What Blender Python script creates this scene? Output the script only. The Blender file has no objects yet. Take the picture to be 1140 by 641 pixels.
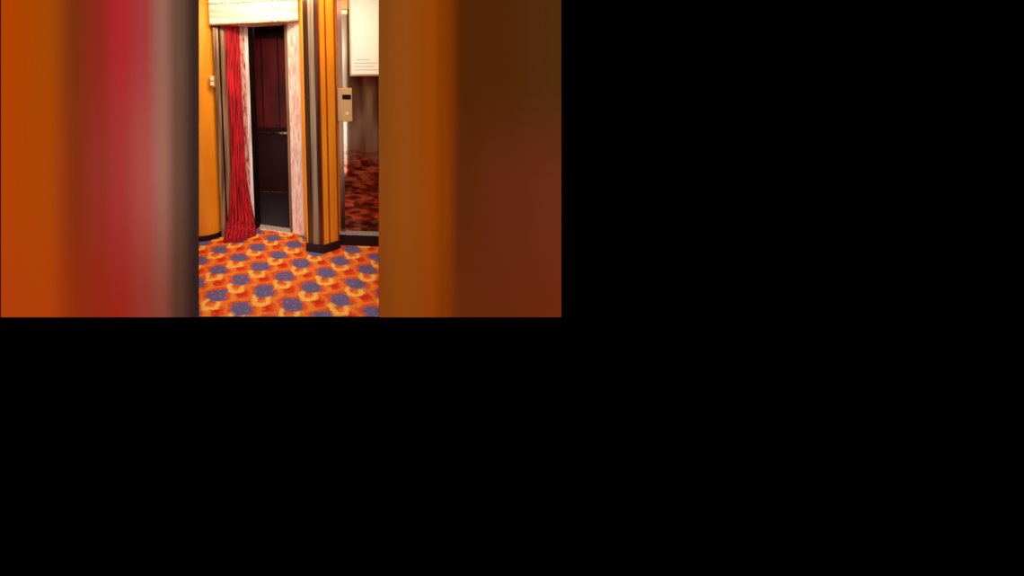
import bpy, math
from mathutils import Vector
ZOOM=0
sc=bpy.context.scene
sc.view_settings.view_transform='Standard'
sc.view_settings.look='None'

def s2l(c):
    c=c/255.0
    return c/12.92 if c<=0.04045 else ((c+0.055)/1.055)**2.4
def C(r,g,b,k=1.0):
    return (min(1,s2l(r)/k),min(1,s2l(g)/k),min(1,s2l(b)/k),1)

# ---------- materials ----------
def newmat(name):
    m=bpy.data.materials.new(name); m.use_nodes=True
    nt=m.node_tree
    for n in list(nt.nodes): nt.nodes.remove(n)
    out=nt.nodes.new('ShaderNodeOutputMaterial')
    return m,nt,out
def principled(name,col,rough=0.5,metal=0.0,spec=0.3,noise=None,col2=None,scale=(20,20,1),emis=None,lo=.35,hi=.65):
    m,nt,out=newmat(name)
    b=nt.nodes.new('ShaderNodeBsdfPrincipled')
    b.inputs['Roughness'].default_value=rough
    b.inputs['Metallic'].default_value=metal
    b.inputs['Specular IOR Level'].default_value=spec
    b.inputs['Base Color'].default_value=col
    nt.links.new(b.outputs[0],out.inputs[0])
    if col2:
        tc=nt.nodes.new('ShaderNodeTexCoord'); mp=nt.nodes.new('ShaderNodeMapping')
        mp.inputs['Scale'].default_value=scale
        nz=nt.nodes.new('ShaderNodeTexNoise'); nz.inputs['Scale'].default_value=1.0
        nz.inputs['Detail'].default_value=3
        cr=nt.nodes.new('ShaderNodeValToRGB')
        cr.color_ramp.elements[0].position=lo; cr.color_ramp.elements[0].color=col
        cr.color_ramp.elements[1].position=hi; cr.color_ramp.elements[1].color=col2
        nt.links.new(tc.outputs['Object'],mp.inputs[0]); nt.links.new(mp.outputs[0],nz.inputs['Vector'])
        nt.links.new(nz.outputs[0],cr.inputs[0]); nt.links.new(cr.outputs[0],b.inputs['Base Color'])
    return m

def setramp(cr,stops):
    e=cr.color_ramp.elements
    while len(e)>1: e.remove(e[-1])
    e[0].position=stops[0][0]; e[0].color=stops[0][1]
    for p,c in stops[1:]:
        n=e.new(p); n.color=c
def bandpanel(name,x0,x1,zs,rows,k):
    """blurred border panel: soft vertical colour bands that change slowly with height."""
    m,nt,out=newmat(name)
    tc=nt.nodes.new('ShaderNodeTexCoord'); sp=nt.nodes.new('ShaderNodeSeparateXYZ')
    nt.links.new(tc.outputs['Object'],sp.inputs[0])
    mr=nt.nodes.new('ShaderNodeMapRange'); mr.inputs[1].default_value=x0; mr.inputs[2].default_value=x1
    nt.links.new(sp.outputs[0],mr.inputs[0])
    prev=None
    for i,row in enumerate(rows):
        cr=nt.nodes.new('ShaderNodeValToRGB'); cr.color_ramp.interpolation='EASE'
        setramp(cr,[(p,C(*c,k)) for p,c in row]); nt.links.new(mr.outputs[0],cr.inputs[0])
        if prev is None: prev=cr.outputs[0]; continue
        mz=nt.nodes.new('ShaderNodeMapRange'); mz.interpolation_type='SMOOTHSTEP'
        mz.inputs[1].default_value=zs[i-1]; mz.inputs[2].default_value=zs[i]
        nt.links.new(sp.outputs[2],mz.inputs[0])
        mx=nt.nodes.new('ShaderNodeMixRGB'); nt.links.new(mz.outputs[0],mx.inputs[0])
        nt.links.new(prev,mx.inputs[1]); nt.links.new(cr.outputs[0],mx.inputs[2]); prev=mx.outputs[0]
    d=nt.nodes.new('ShaderNodeBsdfDiffuse'); nt.links.new(prev,d.inputs[0]); nt.links.new(d.outputs[0],out.inputs[0])
    return m

# ---------- geometry helpers ----------
def lean(p):
    x,y,z=p
    return (x - z*(0.03-0.02*x), y, z)
def mesh(name,verts,faces,mat,parent=None,smooth=False,bev=0,ln=True):
    if ln: verts=[lean(v) for v in verts]
    me=bpy.data.meshes.new(name); me.from_pydata(verts,[],faces); me.update()
    import bmesh
    bm=bmesh.new(); bm.from_mesh(me); bmesh.ops.recalc_face_normals(bm,faces=bm.faces); bm.to_mesh(me); bm.free()
    o=bpy.data.objects.new(name,me); sc.collection.objects.link(o)
    me.materials.append(mat)
    if smooth:
        for p in me.polygons: p.use_smooth=True
    if bev:
        b=o.modifiers.new('bevel','BEVEL'); b.width=bev; b.segments=2; b.limit_method='ANGLE'
    if parent: o.parent=parent
    return o
def prism(name,poly,z0,z1,mat,parent=None,bev=0,ln=True):
    n=len(poly)
    a=z0 if isinstance(z0,(list,tuple)) else [z0]*n
    b=z1 if isinstance(z1,(list,tuple)) else [z1]*n
    v=[(p[0],p[1],a[i]) for i,p in enumerate(poly)]+[(p[0],p[1],b[i]) for i,p in enumerate(poly)]
    f=[tuple(range(n))[::-1],tuple(range(n,2*n))]+[(i,(i+1)%n,(i+1)%n+n,i+n) for i in range(n)]
    return mesh(name,v,f,mat,parent,bev=bev,ln=ln)
def slab(name,p,q,th,z0,z1,mat,parent=None,bev=0,ln=True,z0b=None):
    poly=[p,q,(q[0],q[1]+th),(p[0],p[1]+th)]
    if z0b is not None: z0=[z0,z0b,z0b,z0]
    return prism(name,poly,z0,z1,mat,parent,bev,ln)
def empty(name):
    e=bpy.data.objects.new(name,None); sc.collection.objects.link(e); return e
def lerp(p,q,t): return (p[0]+(q[0]-p[0])*t,p[1]+(q[1]-p[1])*t)

# ---------- added panels for the blurred side borders, not walls of the lobby ----------
K=0.86
F=2.381
def nx(px,a,b): return (px-a)/(b-a)
L=lambda px:nx(px,0,221)
R=lambda px:nx(px,422,625)
left_bot=[(L(3),(184,64,12)),(L(50),(182,66,10)),(L(85),(150,48,16)),(L(110),(154,42,20)),(L(135),(162,40,28)),(L(160),(154,56,42)),(L(180),(142,70,54)),(L(198),(94,54,42)),(L(217),(54,34,30))]
left_mid=[(L(3),(184,69,4)),(L(50),(178,72,8)),(L(85),(140,50,20)),(L(108),(152,50,38)),(L(134),(170,56,52)),(L(160),(180,78,70)),(L(181),(164,106,90)),(L(199),(108,72,60)),(L(217),(62,42,36))]
left_top=[(L(3),(184,69,0)),(L(50),(174,75,6)),(L(84),(128,52,14)),(L(106),(148,42,28)),(L(134),(180,42,44)),(L(160),(172,60,60)),(L(180),(158,104,88)),(L(198),(112,78,58)),(L(217),(62,42,34))]
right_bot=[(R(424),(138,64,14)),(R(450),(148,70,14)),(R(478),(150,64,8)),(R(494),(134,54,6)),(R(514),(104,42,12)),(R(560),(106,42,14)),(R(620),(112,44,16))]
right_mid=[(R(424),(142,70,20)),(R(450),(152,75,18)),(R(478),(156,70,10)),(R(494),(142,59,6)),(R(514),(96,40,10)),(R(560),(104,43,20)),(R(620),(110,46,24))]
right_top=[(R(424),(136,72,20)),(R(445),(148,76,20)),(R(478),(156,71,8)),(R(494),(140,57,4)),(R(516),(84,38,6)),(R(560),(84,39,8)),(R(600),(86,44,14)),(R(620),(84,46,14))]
mL=bandpanel('blur_bands_left',-1.905,-0.595,[0.0,1.0,1.9],[left_bot,left_mid,left_top],K)
mR=bandpanel('blur_bands_right',0.601,1.809,[0.0,0.8,1.6],[right_bot,right_mid,right_top],K)
prism('added_blur_border_left',[(-1.905,F),(-0.595,F),(-0.60,F+.03),(-1.905,F+.03)],-0.006,2.6,mL,ln=False)
prism('added_blur_border_right',[(0.601,F),(1.809,F),(1.809,F+.03),(0.606,F+.03)],-0.006,2.6,mR,ln=False)

# ---------- carpet ----------
def carpet_mat(name):
    m,nt,out=newmat(name)
    N=nt.nodes.new; Lk=nt.links.new
    tc=N('ShaderNodeTexCoord')
    prev=tc.outputs['Object']
    for sca,amp in ((11,0.06),(42,0.03)):
        nz=N('ShaderNodeTexNoise'); nz.inputs['Scale'].default_value=sca; nz.inputs['Detail'].default_value=2
        Lk(tc.outputs['Object'],nz.inputs['Vector'])
        sub=N('ShaderNodeVectorMath'); sub.operation='SUBTRACT'; sub.inputs[1].default_value=(.5,.5,.5)
        Lk(nz.outputs['Color'],sub.inputs[0])
        scl=N('ShaderNodeVectorMath'); scl.operation='SCALE'; scl.inputs['Scale'].default_value=amp
        Lk(sub.outputs[0],scl.inputs[0])
        add=N('ShaderNodeVectorMath'); add.operation='ADD'
        Lk(prev,add.inputs[0]); Lk(scl.outputs[0],add.inputs[1]); prev=add.outputs[0]
    mp=N('ShaderNodeMapping'); mp.vector_type='TEXTURE'
    mp.inputs['Location'].default_value=(-0.52,2.62,0); mp.inputs['Rotation'].default_value=(0,0,math.radians(9))
    Lk(prev,mp.inputs[0])
    sp=N('ShaderNodeSeparateXYZ'); Lk(mp.outputs[0],sp.inputs[0])
    def mth(op,a,b=None):
        n=N('ShaderNodeMath'); n.operation=op
        for i,x in enumerate((a,b)):
            if x is None: continue
            if isinstance(x,(int,float)): n.inputs[i].default_value=x
            else: Lk(x,n.inputs[i])
        return n.outputs[0]
    def lattice(dx,dy):
        u=mth('MULTIPLY',mth('ADD',sp.outputs[0],dx),2*math.pi/0.35)
        v=mth('MULTIPLY',mth('ADD',sp.outputs[1],dy),2*math.pi/0.38)
        return mth('ADD',mth('MULTIPLY',mth('MULTIPLY',mth('COSINE',u),mth('COSINE',v)),0.5),0.5)
    def ramp(fac,stops):
        cr=N('ShaderNodeValToRGB'); setramp(cr,stops); Lk(fac,cr.inputs[0]); return cr.outputs[0]
    def mix(f,a,b):
        n=N('ShaderNodeMixRGB'); Lk(f,n.inputs[0])
        Lk(a,n.inputs[1])
        if isinstance(b,tuple): n.inputs[2].default_value=b
        else: Lk(b,n.inputs[2])
        return n.outputs[0]
    W=(1,1,1,1);Z=(0,0,0,1)
    A=lattice(0,0); B=lattice(0.04,0.10); D=lattice(-0.07,0.03)
    base=ramp(A,[(0.0,C(208,46,28)),(0.16,C(222,76,34)),(0.34,C(238,132,56)),(0.5,C(220,92,46)),(1,C(205,60,36))])
    c=mix(ramp(D,[(0,Z),(.58,Z),(.68,(.8,.8,.8,1)),(.8,(.8,.8,.8,1)),(.9,Z)]),base,C(240,146,56))
    c=mix(ramp(B,[(0,Z),(.62,Z),(.72,W),(.86,W),(.94,Z)]),c,C(250,196,92))
    c=mix(ramp(A,[(0,Z),(.58,Z),(.71,W)]),c,C(98,100,150))
    nz2=N('ShaderNodeTexNoise'); nz2.inputs['Scale'].default_value=45; Lk(tc.outputs['Object'],nz2.inputs['Vector'])
    c=mix(ramp(nz2.outputs[0],[(0,Z),(.56,Z),(.72,(.45,.45,.45,1))]),c,C(200,64,46))
    c=mix(ramp(nz2.outputs[0],[(0,(.35,.35,.35,1)),(.30,(.35,.35,.35,1)),(.44,Z)]),c,C(250,170,90))
    d=N('ShaderNodeBsdfDiffuse'); Lk(c,d.inputs[0]); Lk(d.outputs[0],out.inputs[0])
    return m
carpet=carpet_mat('patterned_carpet')
prism('floor',[(-1.85,F+.004),(1.78,F+.004),(1.78,5.6),(-1.85,5.6)],-0.004,0,carpet,ln=False)

# ---------- palette ----------
orange=principled('orange_laminate',C(242,158,32),0.45,0,0.3,col2=C(230,140,20),scale=(6,6,1))
orange_p=principled('orange_pillar_laminate',C(222,138,28),0.4,0,0.3,col2=C(202,116,18),scale=(6,6,1.5))
amber=principled('amber_trim',C(240,160,36),0.4)
redline=principled('red_trim',C(150,44,12),0.4)
darkp=principled('dark_plinth',C(36,14,16),0.6,0,0.2)
steel=principled('brushed_steel_pale',C(205,185,175),0.35,0.25,0.5,col2=C(250,240,232),scale=(45,45,3))
steelpink=principled('brushed_steel_pink_etched',C(228,182,164),0.35,0.2,0.5,col2=C(252,236,218),scale=(40,40,9),lo=.38,hi=.58)
steeldk=principled('brushed_steel_dark',C(104,66,42),0.3,0.4,0.5,col2=C(190,154,118),scale=(60,60,1.0))
redsheet=principled('red_mottled_sheet',C(104,8,16),0.6,0.0,0.2,col2=C(206,32,42),scale=(80,80,3.5),lo=.38,hi=.60)
reflsteel=principled('steel_painted_red_reflection',C(160,44,40),0.3,0.2,0.4,col2=C(222,182,162),scale=(50,50,14))  # steel with its red reflection painted into the base colour
bronze=principled('bronze_mirror',C(70,34,22),0.2,0.6,0.5,col2=C(110,70,45),scale=(30,30,0.8))
grey=principled('grey_steel_strip',C(112,86,64),0.3,0.4,0.5,col2=C(170,144,116),scale=(40,40,1))
header=principled('header_cream_metal',C(214,174,142),0.4,0.1,0.4,col2=C(246,222,200),scale=(1.5,1.5,26))
headtan=principled('header_tan',C(222,168,122),.4)
cabred=principled('cab_red_panel',C(142,26,20),0.5,0,0.2,col2=C(96,18,16),scale=(5,5,2))
cabdk=principled('cab_dark_panel',C(62,16,16),0.5,0,0.15)
cabfl=principled('cab_floor',C(66,54,62),0.5,0,0.2)
black=principled('black_gap',C(18,8,7),0.6,0,0.1)
cream=principled('cream_plate',C(235,225,190),0.4)
tan=principled('tan_metal_plate',C(196,152,88),0.4,0.2,0.4)
paper=principled('notice_paper',C(255,252,238),0.6,0,0.2)
ink=principled('notice_print',C(210,192,172),0.7,0,0.1)
ceilm=principled('ceiling_paint',C(235,205,170),0.8)

# ---------- left curved wall ----------
pl=[(-1.85,3.55),(-0.98,3.55),(-0.90,3.555),(-0.84,3.57),(-0.79,3.59),(-0.745,3.62),(-0.71,3.655),(-0.69,3.70),(-0.68,3.76)]
prism('wall_left',pl+[(-0.68,3.9),(-1.85,3.9)],0.0,2.6,orange)
pb=[(x+ (0.006 if x>-0.9 else 0),y-0.012) for x,y in pl]
prism('baseboard_left',pb+[(-0.70,3.85),(-1.85,3.85)],0,0.05,darkp)
sw=empty('light_switch')
slab('plate',(-0.715,3.585),(-0.672,3.60),0.03,1.53,1.64,tan,sw,bev=.004)
slab('rocker',(-0.705,3.578),(-0.682,3.586),0.012,1.595,1.625,cream,sw,bev=.002)
slab('rocker_lower',(-0.705,3.578),(-0.682,3.586),0.012,1.545,1.575,cream,sw,bev=.002)

# ---------- open elevator ----------
el=empty('elevator_open')
A0=(-0.677,3.66); B0=(-0.356,3.85); C0=(-0.308,3.95); D0=(0.019,3.80); E0=(0.165,3.68)
H=2.3
def J(a,b,name,mat,off=0.0,z1=H):
    p=lerp(A0,B0,a); q=lerp(A0,B0,b)
    slab(name,(p[0],p[1]-off),(q[0],q[1]-off),0.08,0,z1,mat,el)
J(0,0.14,'jamb_edge_steel',steeldk,0.01)
J(0.14,0.19,'jamb_gap',black,0)
J(0.19,0.50,'jamb_steel_panel',steeldk,0.006)
J(0.50,0.90,'jamb_red_reflection_panel',reflsteel,0.004)
J(0.90,1.0,'jamb_inner_steel',steel,0.012)
slab('door_edge',B0,C0,0.06,0,H,black,el)
slab('right_jamb_inner',D0,lerp(D0,E0,.2),0.08,0,H,grey,el)
slab('right_jamb_panel',lerp(D0,E0,.2),lerp(D0,E0,.84),0.08,0,H,steelpink,el)
slab('right_jamb_edge',lerp(D0,E0,.82),E0,0.06,0,H,steel,el,bev=.004)
slab('header',(-0.70,3.62),(0.16,3.64),0.22,2.15,2.62,header,el,z0b=2.20)
slab('header_lip',(-0.70,3.612),(0.16,3.632),0.02,2.15,[2.165,2.215,2.215,2.165],steeldk,el,z0b=2.20)
slab('header_groove',(-0.70,3.612),(0.16,3.632),0.02,[2.36,2.41,2.41,2.36],[2.372,2.422,2.422,2.372],steeldk,el)
slab('header_top_band',(-0.70,3.60),(0.16,3.62),0.02,[2.42,2.47,2.47,2.42],2.6,headtan,el)
prism('sill',[(-0.308,3.87),(0.02,3.74),(0.02,3.86),(-0.308,3.98)],0.0,0.012,steel,el)
slab('cab_back',(-0.75,5.35),(0.75,5.2),0.05,0,2.4,cabdk,el)
for i in range(5):
    x=-0.55+i*0.235
    slab('cab_back_panel_%d'%i,(x,5.315-(x+.75)*.1),(x+0.215,5.315-(x+.965)*.1),0.02,0.95,2.25,cabred,el)
slab('cab_side_left',(-0.80,4.08),(-0.75,4.08),1.3,0,2.4,cabdk,el)
slab('cab_side_right',(0.30,4.0),(0.35,4.0),1.25,0,2.4,cabred,el)
prism('cab_floor',[(-0.75,3.97),(0.3,3.86),(0.3,5.2),(-0.75,5.3)],0.0,0.008,cabfl,el)
prism('cab_ceiling',[(-0.78,4.0),(0.34,3.9),(0.34,5.25),(-0.78,5.35)],2.36,2.4,cabdk,el)
slab('cab_handrail',(-0.6,5.2),(0.28,5.1),0.03,0.87,0.90,bronze,el,bev=.01)
slab('cab_handrail_bracket',(-0.10,5.12),(0.06,5.10),0.03,0.862,0.893,grey,el,bev=.01)

# pleated red sheet beside the door, flaring out onto the carpet
NU,NV=60,40
vs=[];fs=[]
for j in range(NV+1):
    z=2.2*j/NV
    fl=max(0,1-z/0.75)**1.6
    a=0.36-0.26*fl; b=0.76+0.32*fl
    for i in range(NU+1):
        u=i/NU; t=a+(b-a)*u
        p=lerp(A0,B0,t)
        w=0.010*math.sin(u*2*math.pi*8+0.6*math.sin(z*2.1))*(1+0.8*fl)+0.005*math.sin(u*31+z*3)
        off=0.03+0.20*max(0,1-z/0.16)**2*(0.6+.4*math.sin(u*3.1))
        vs.append((p[0]+w*0.4,p[1]-off+w,max(0.004,z)))
for j in range(NV):
    for i in range(NU):
        k=j*(NU+1)+i; fs.append((k,k+1,k+NU+2,k+NU+1))
cu=mesh('red_pleated_sheet',vs,fs,redsheet,smooth=True)
so_=cu.modifiers.new('thick','SOLIDIFY'); so_.thickness=0.004

# ---------- wall between ----------
slab('wall_back',(0.165,3.66),(0.56,3.80),0.12,0,2.6,orange)
slab('trim_1',(0.168,3.64),(0.20,3.65),0.03,0,2.6,amber)

# ---------- pillar ----------
pi=empty('pillar')
P0=(0.176,3.35); P1=(0.322,3.30); P2=(0.486,3.41)
prism('core',[(P0[0]+.006,P0[1]+.02),(P1[0],P1[1]+.015),(P2[0]-.004,P2[1]+.015),(0.50,3.70),(0.20,3.66)],0.0,2.6,orange_p,pi)
def PS(a,b,t0,t1,name,mat,off): 
    p=lerp(a,b,t0); q=lerp(a,b,t1); slab(name,(p[0],p[1]-off),(q[0],q[1]-off),0.03,0.07,2.6,mat,pi)
PS(P0,P1,0,.08,'edge_amber',orange_p,.002)
PS(P0,P1,.08,.40,'bronze_face',bronze,.0)
PS(P0,P1,.40,.74,'steel_face',grey,.004)
PS(P0,P1,.74,1,'bronze_strip',bronze,.0)  # dark bronze strip next to the front corner
PS(P1,P2,0,.07,'red_strip',redline,.004)
PS(P1,P2,.07,.36,'amber_strip',orange_p,.0)
PS(P1,P2,.36,.45,'red_strip_b',redline,.003)
PS(P1,P2,.45,.90,'orange_face',orange_p,.0)
PS(P1,P2,.90,1.0,'edge_strip',redline,.003)
prism('plinth',[(P0[0]-.01,P0[1]-.01),(P1[0],P1[1]-.012),(P2[0]+.01,P2[1]-.008),(0.52,3.68),(0.19,3.68)],0,0.075,darkp,pi)

# ---------- second elevator ----------
e2=empty('elevator_closed')
m,nt,out=newmat('door_bronze_painted_reflection')
N=nt.nodes.new; Lk=nt.links.new
tc=N('ShaderNodeTexCoord')
def nzr(scale,stops,detail=3):
    mp=N('ShaderNodeMapping'); mp.inputs['Scale'].default_value=scale
    Lk(tc.outputs['Object'],mp.inputs[0])
    n=N('ShaderNodeTexNoise'); n.inputs['Scale'].default_value=1; n.inputs['Detail'].default_value=detail
    Lk(mp.outputs[0],n.inputs['Vector'])
    cr=N('ShaderNodeValToRGB'); setramp(cr,stops); Lk(n.outputs[0],cr.inputs[0]); return cr.outputs[0],n.outputs[0]
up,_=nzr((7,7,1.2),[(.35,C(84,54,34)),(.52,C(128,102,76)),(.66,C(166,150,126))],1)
lo,_=nzr((11,11,30),[(.38,C(92,32,18)),(.5,C(150,62,34)),(.62,C(200,112,74))])  # lower door: carpet reflection painted in as a red-brown pattern
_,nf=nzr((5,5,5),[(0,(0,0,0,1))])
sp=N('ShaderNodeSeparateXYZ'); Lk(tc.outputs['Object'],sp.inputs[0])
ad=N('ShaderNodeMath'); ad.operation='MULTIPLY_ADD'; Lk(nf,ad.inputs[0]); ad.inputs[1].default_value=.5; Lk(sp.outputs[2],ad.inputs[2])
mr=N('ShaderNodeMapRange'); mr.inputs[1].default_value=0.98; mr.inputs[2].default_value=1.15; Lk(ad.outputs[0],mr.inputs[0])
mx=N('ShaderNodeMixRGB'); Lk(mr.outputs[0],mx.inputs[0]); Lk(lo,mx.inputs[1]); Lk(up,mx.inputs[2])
b=N('ShaderNodeBsdfPrincipled'); Lk(mx.outputs[0],b.inputs['Base Color']); b.inputs['Metallic'].default_value=.6; b.inputs['Roughness'].default_value=.06
Lk(b.outputs[0],out.inputs[0]); doorm=m
slab('frame_left',(0.553,3.78),(0.60,3.775),0.08,0,2.6,bronze,e2)
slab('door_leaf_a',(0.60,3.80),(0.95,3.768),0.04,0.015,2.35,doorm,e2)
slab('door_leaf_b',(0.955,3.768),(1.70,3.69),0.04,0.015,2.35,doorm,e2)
slab('frame_top',(0.56,3.79),(1.75,3.67),0.1,2.35,2.6,tan,e2)
slab('frame_right',(1.70,3.68),(1.78,3.67),0.1,0,2.6,bronze,e2)
prism('threshold_plate',[(0.50,3.72),(1.75,3.58),(1.75,3.70),(0.50,3.82)],0,0.014,steel,e2)
prism('threshold_dark_strip',[(0.50,3.47),(1.75,3.36),(1.75,3.58),(0.50,3.72)],0,0.006,darkp,e2)

cp=empty('call_button_panel')
slab('plate',(0.535,3.735),(0.685,3.72),0.03,1.17,1.52,tan,cp,bev=.006)
slab('display',(0.585,3.722),(0.672,3.713),0.02,1.40,1.45,black,cp,bev=.003)
slab('button',(0.615,3.722),(0.645,3.717),0.02,1.24,1.27,cream,cp,bev=.004)

nb=empty('notice_board')
slab('frame',(0.66,3.70),(0.995,3.665),0.02,1.64,2.58,tan,nb,bev=.004)
slab('sheet',(0.675,3.693),(0.98,3.66),0.015,1.66,2.56,paper,nb)
for i,(a,b) in enumerate([(0,1),(0.05,.8),(0,.95),(.1,.6)]):
    z=1.70+i*0.035
    slab('text_line_%d'%i,(0.70+a*.25,3.69-.0272*a),(0.70+b*.25,3.69-.0272*b),0.004,z,z+0.008,ink,nb)

# ---------- side walls & ceiling ----------
prism('wall_side_left',[(-1.85,F+.03),(-1.80,F+.03),(-1.80,3.55),(-1.85,3.55)],0,2.6,orange,ln=False)
prism('wall_side_right',[(1.74,F+.03),(1.78,F+.03),(1.78,3.67),(1.74,3.67)],0,2.6,orange,ln=False)
prism('ceiling',[(-1.85,F),(1.78,F),(1.78,5.6),(-1.85,5.6)],2.62,2.66,ceilm,ln=False)

# ---------- lights ----------
def area(name,loc,rot,sx,sy,e,col):
    l=bpy.data.lights.new(name,'AREA'); l.shape='RECTANGLE'; l.size=sx; l.size_y=sy; l.energy=e; l.color=col
    o=bpy.data.objects.new(name,l); o.location=loc; o.rotation_euler=rot; sc.collection.objects.link(o)
area('ceiling_light',(-0.1,2.95,2.58),(math.radians(12),0,0),1.6,0.5,42,(1,.84,.60))
area('cab_fill',(-0.2,4.6,2.34),(0,0,0),0.5,0.5,2.8,(1,.7,.5))  # added fill that brightens the cab, no fixture modelled
s=bpy.data.lights.new('front_fill_sun','SUN'); s.energy=2.5; s.angle=math.radians(50)  # added fill from the front for even light on the border panels
so=bpy.data.objects.new('front_fill_sun',s); so.rotation_euler=(math.radians(78),0,0); so.location=(0,-3,3); sc.collection.objects.link(so)
w=bpy.data.worlds.new('World'); sc.world=w; w.use_nodes=True
w.node_tree.nodes['Background'].inputs[0].default_value=(0,0,0,1)
w.node_tree.nodes['Background'].inputs[1].default_value=0

# ---------- camera ----------
cd=bpy.data.cameras.new('camera'); cam=bpy.data.objects.new('camera',cd); sc.collection.objects.link(cam)
cam.location=(0,0,1.5); cam.rotation_euler=(math.radians(90),0,0)
cd.sensor_width=36; cd.lens=400/1140*36
cd.shift_x=249/1140; cd.shift_y=-220.5/1140
if ZOOM:
    cd.lens*=ZOOM; cd.shift_x=0; cd.shift_y=-76*ZOOM/1140
sc.camera=cam
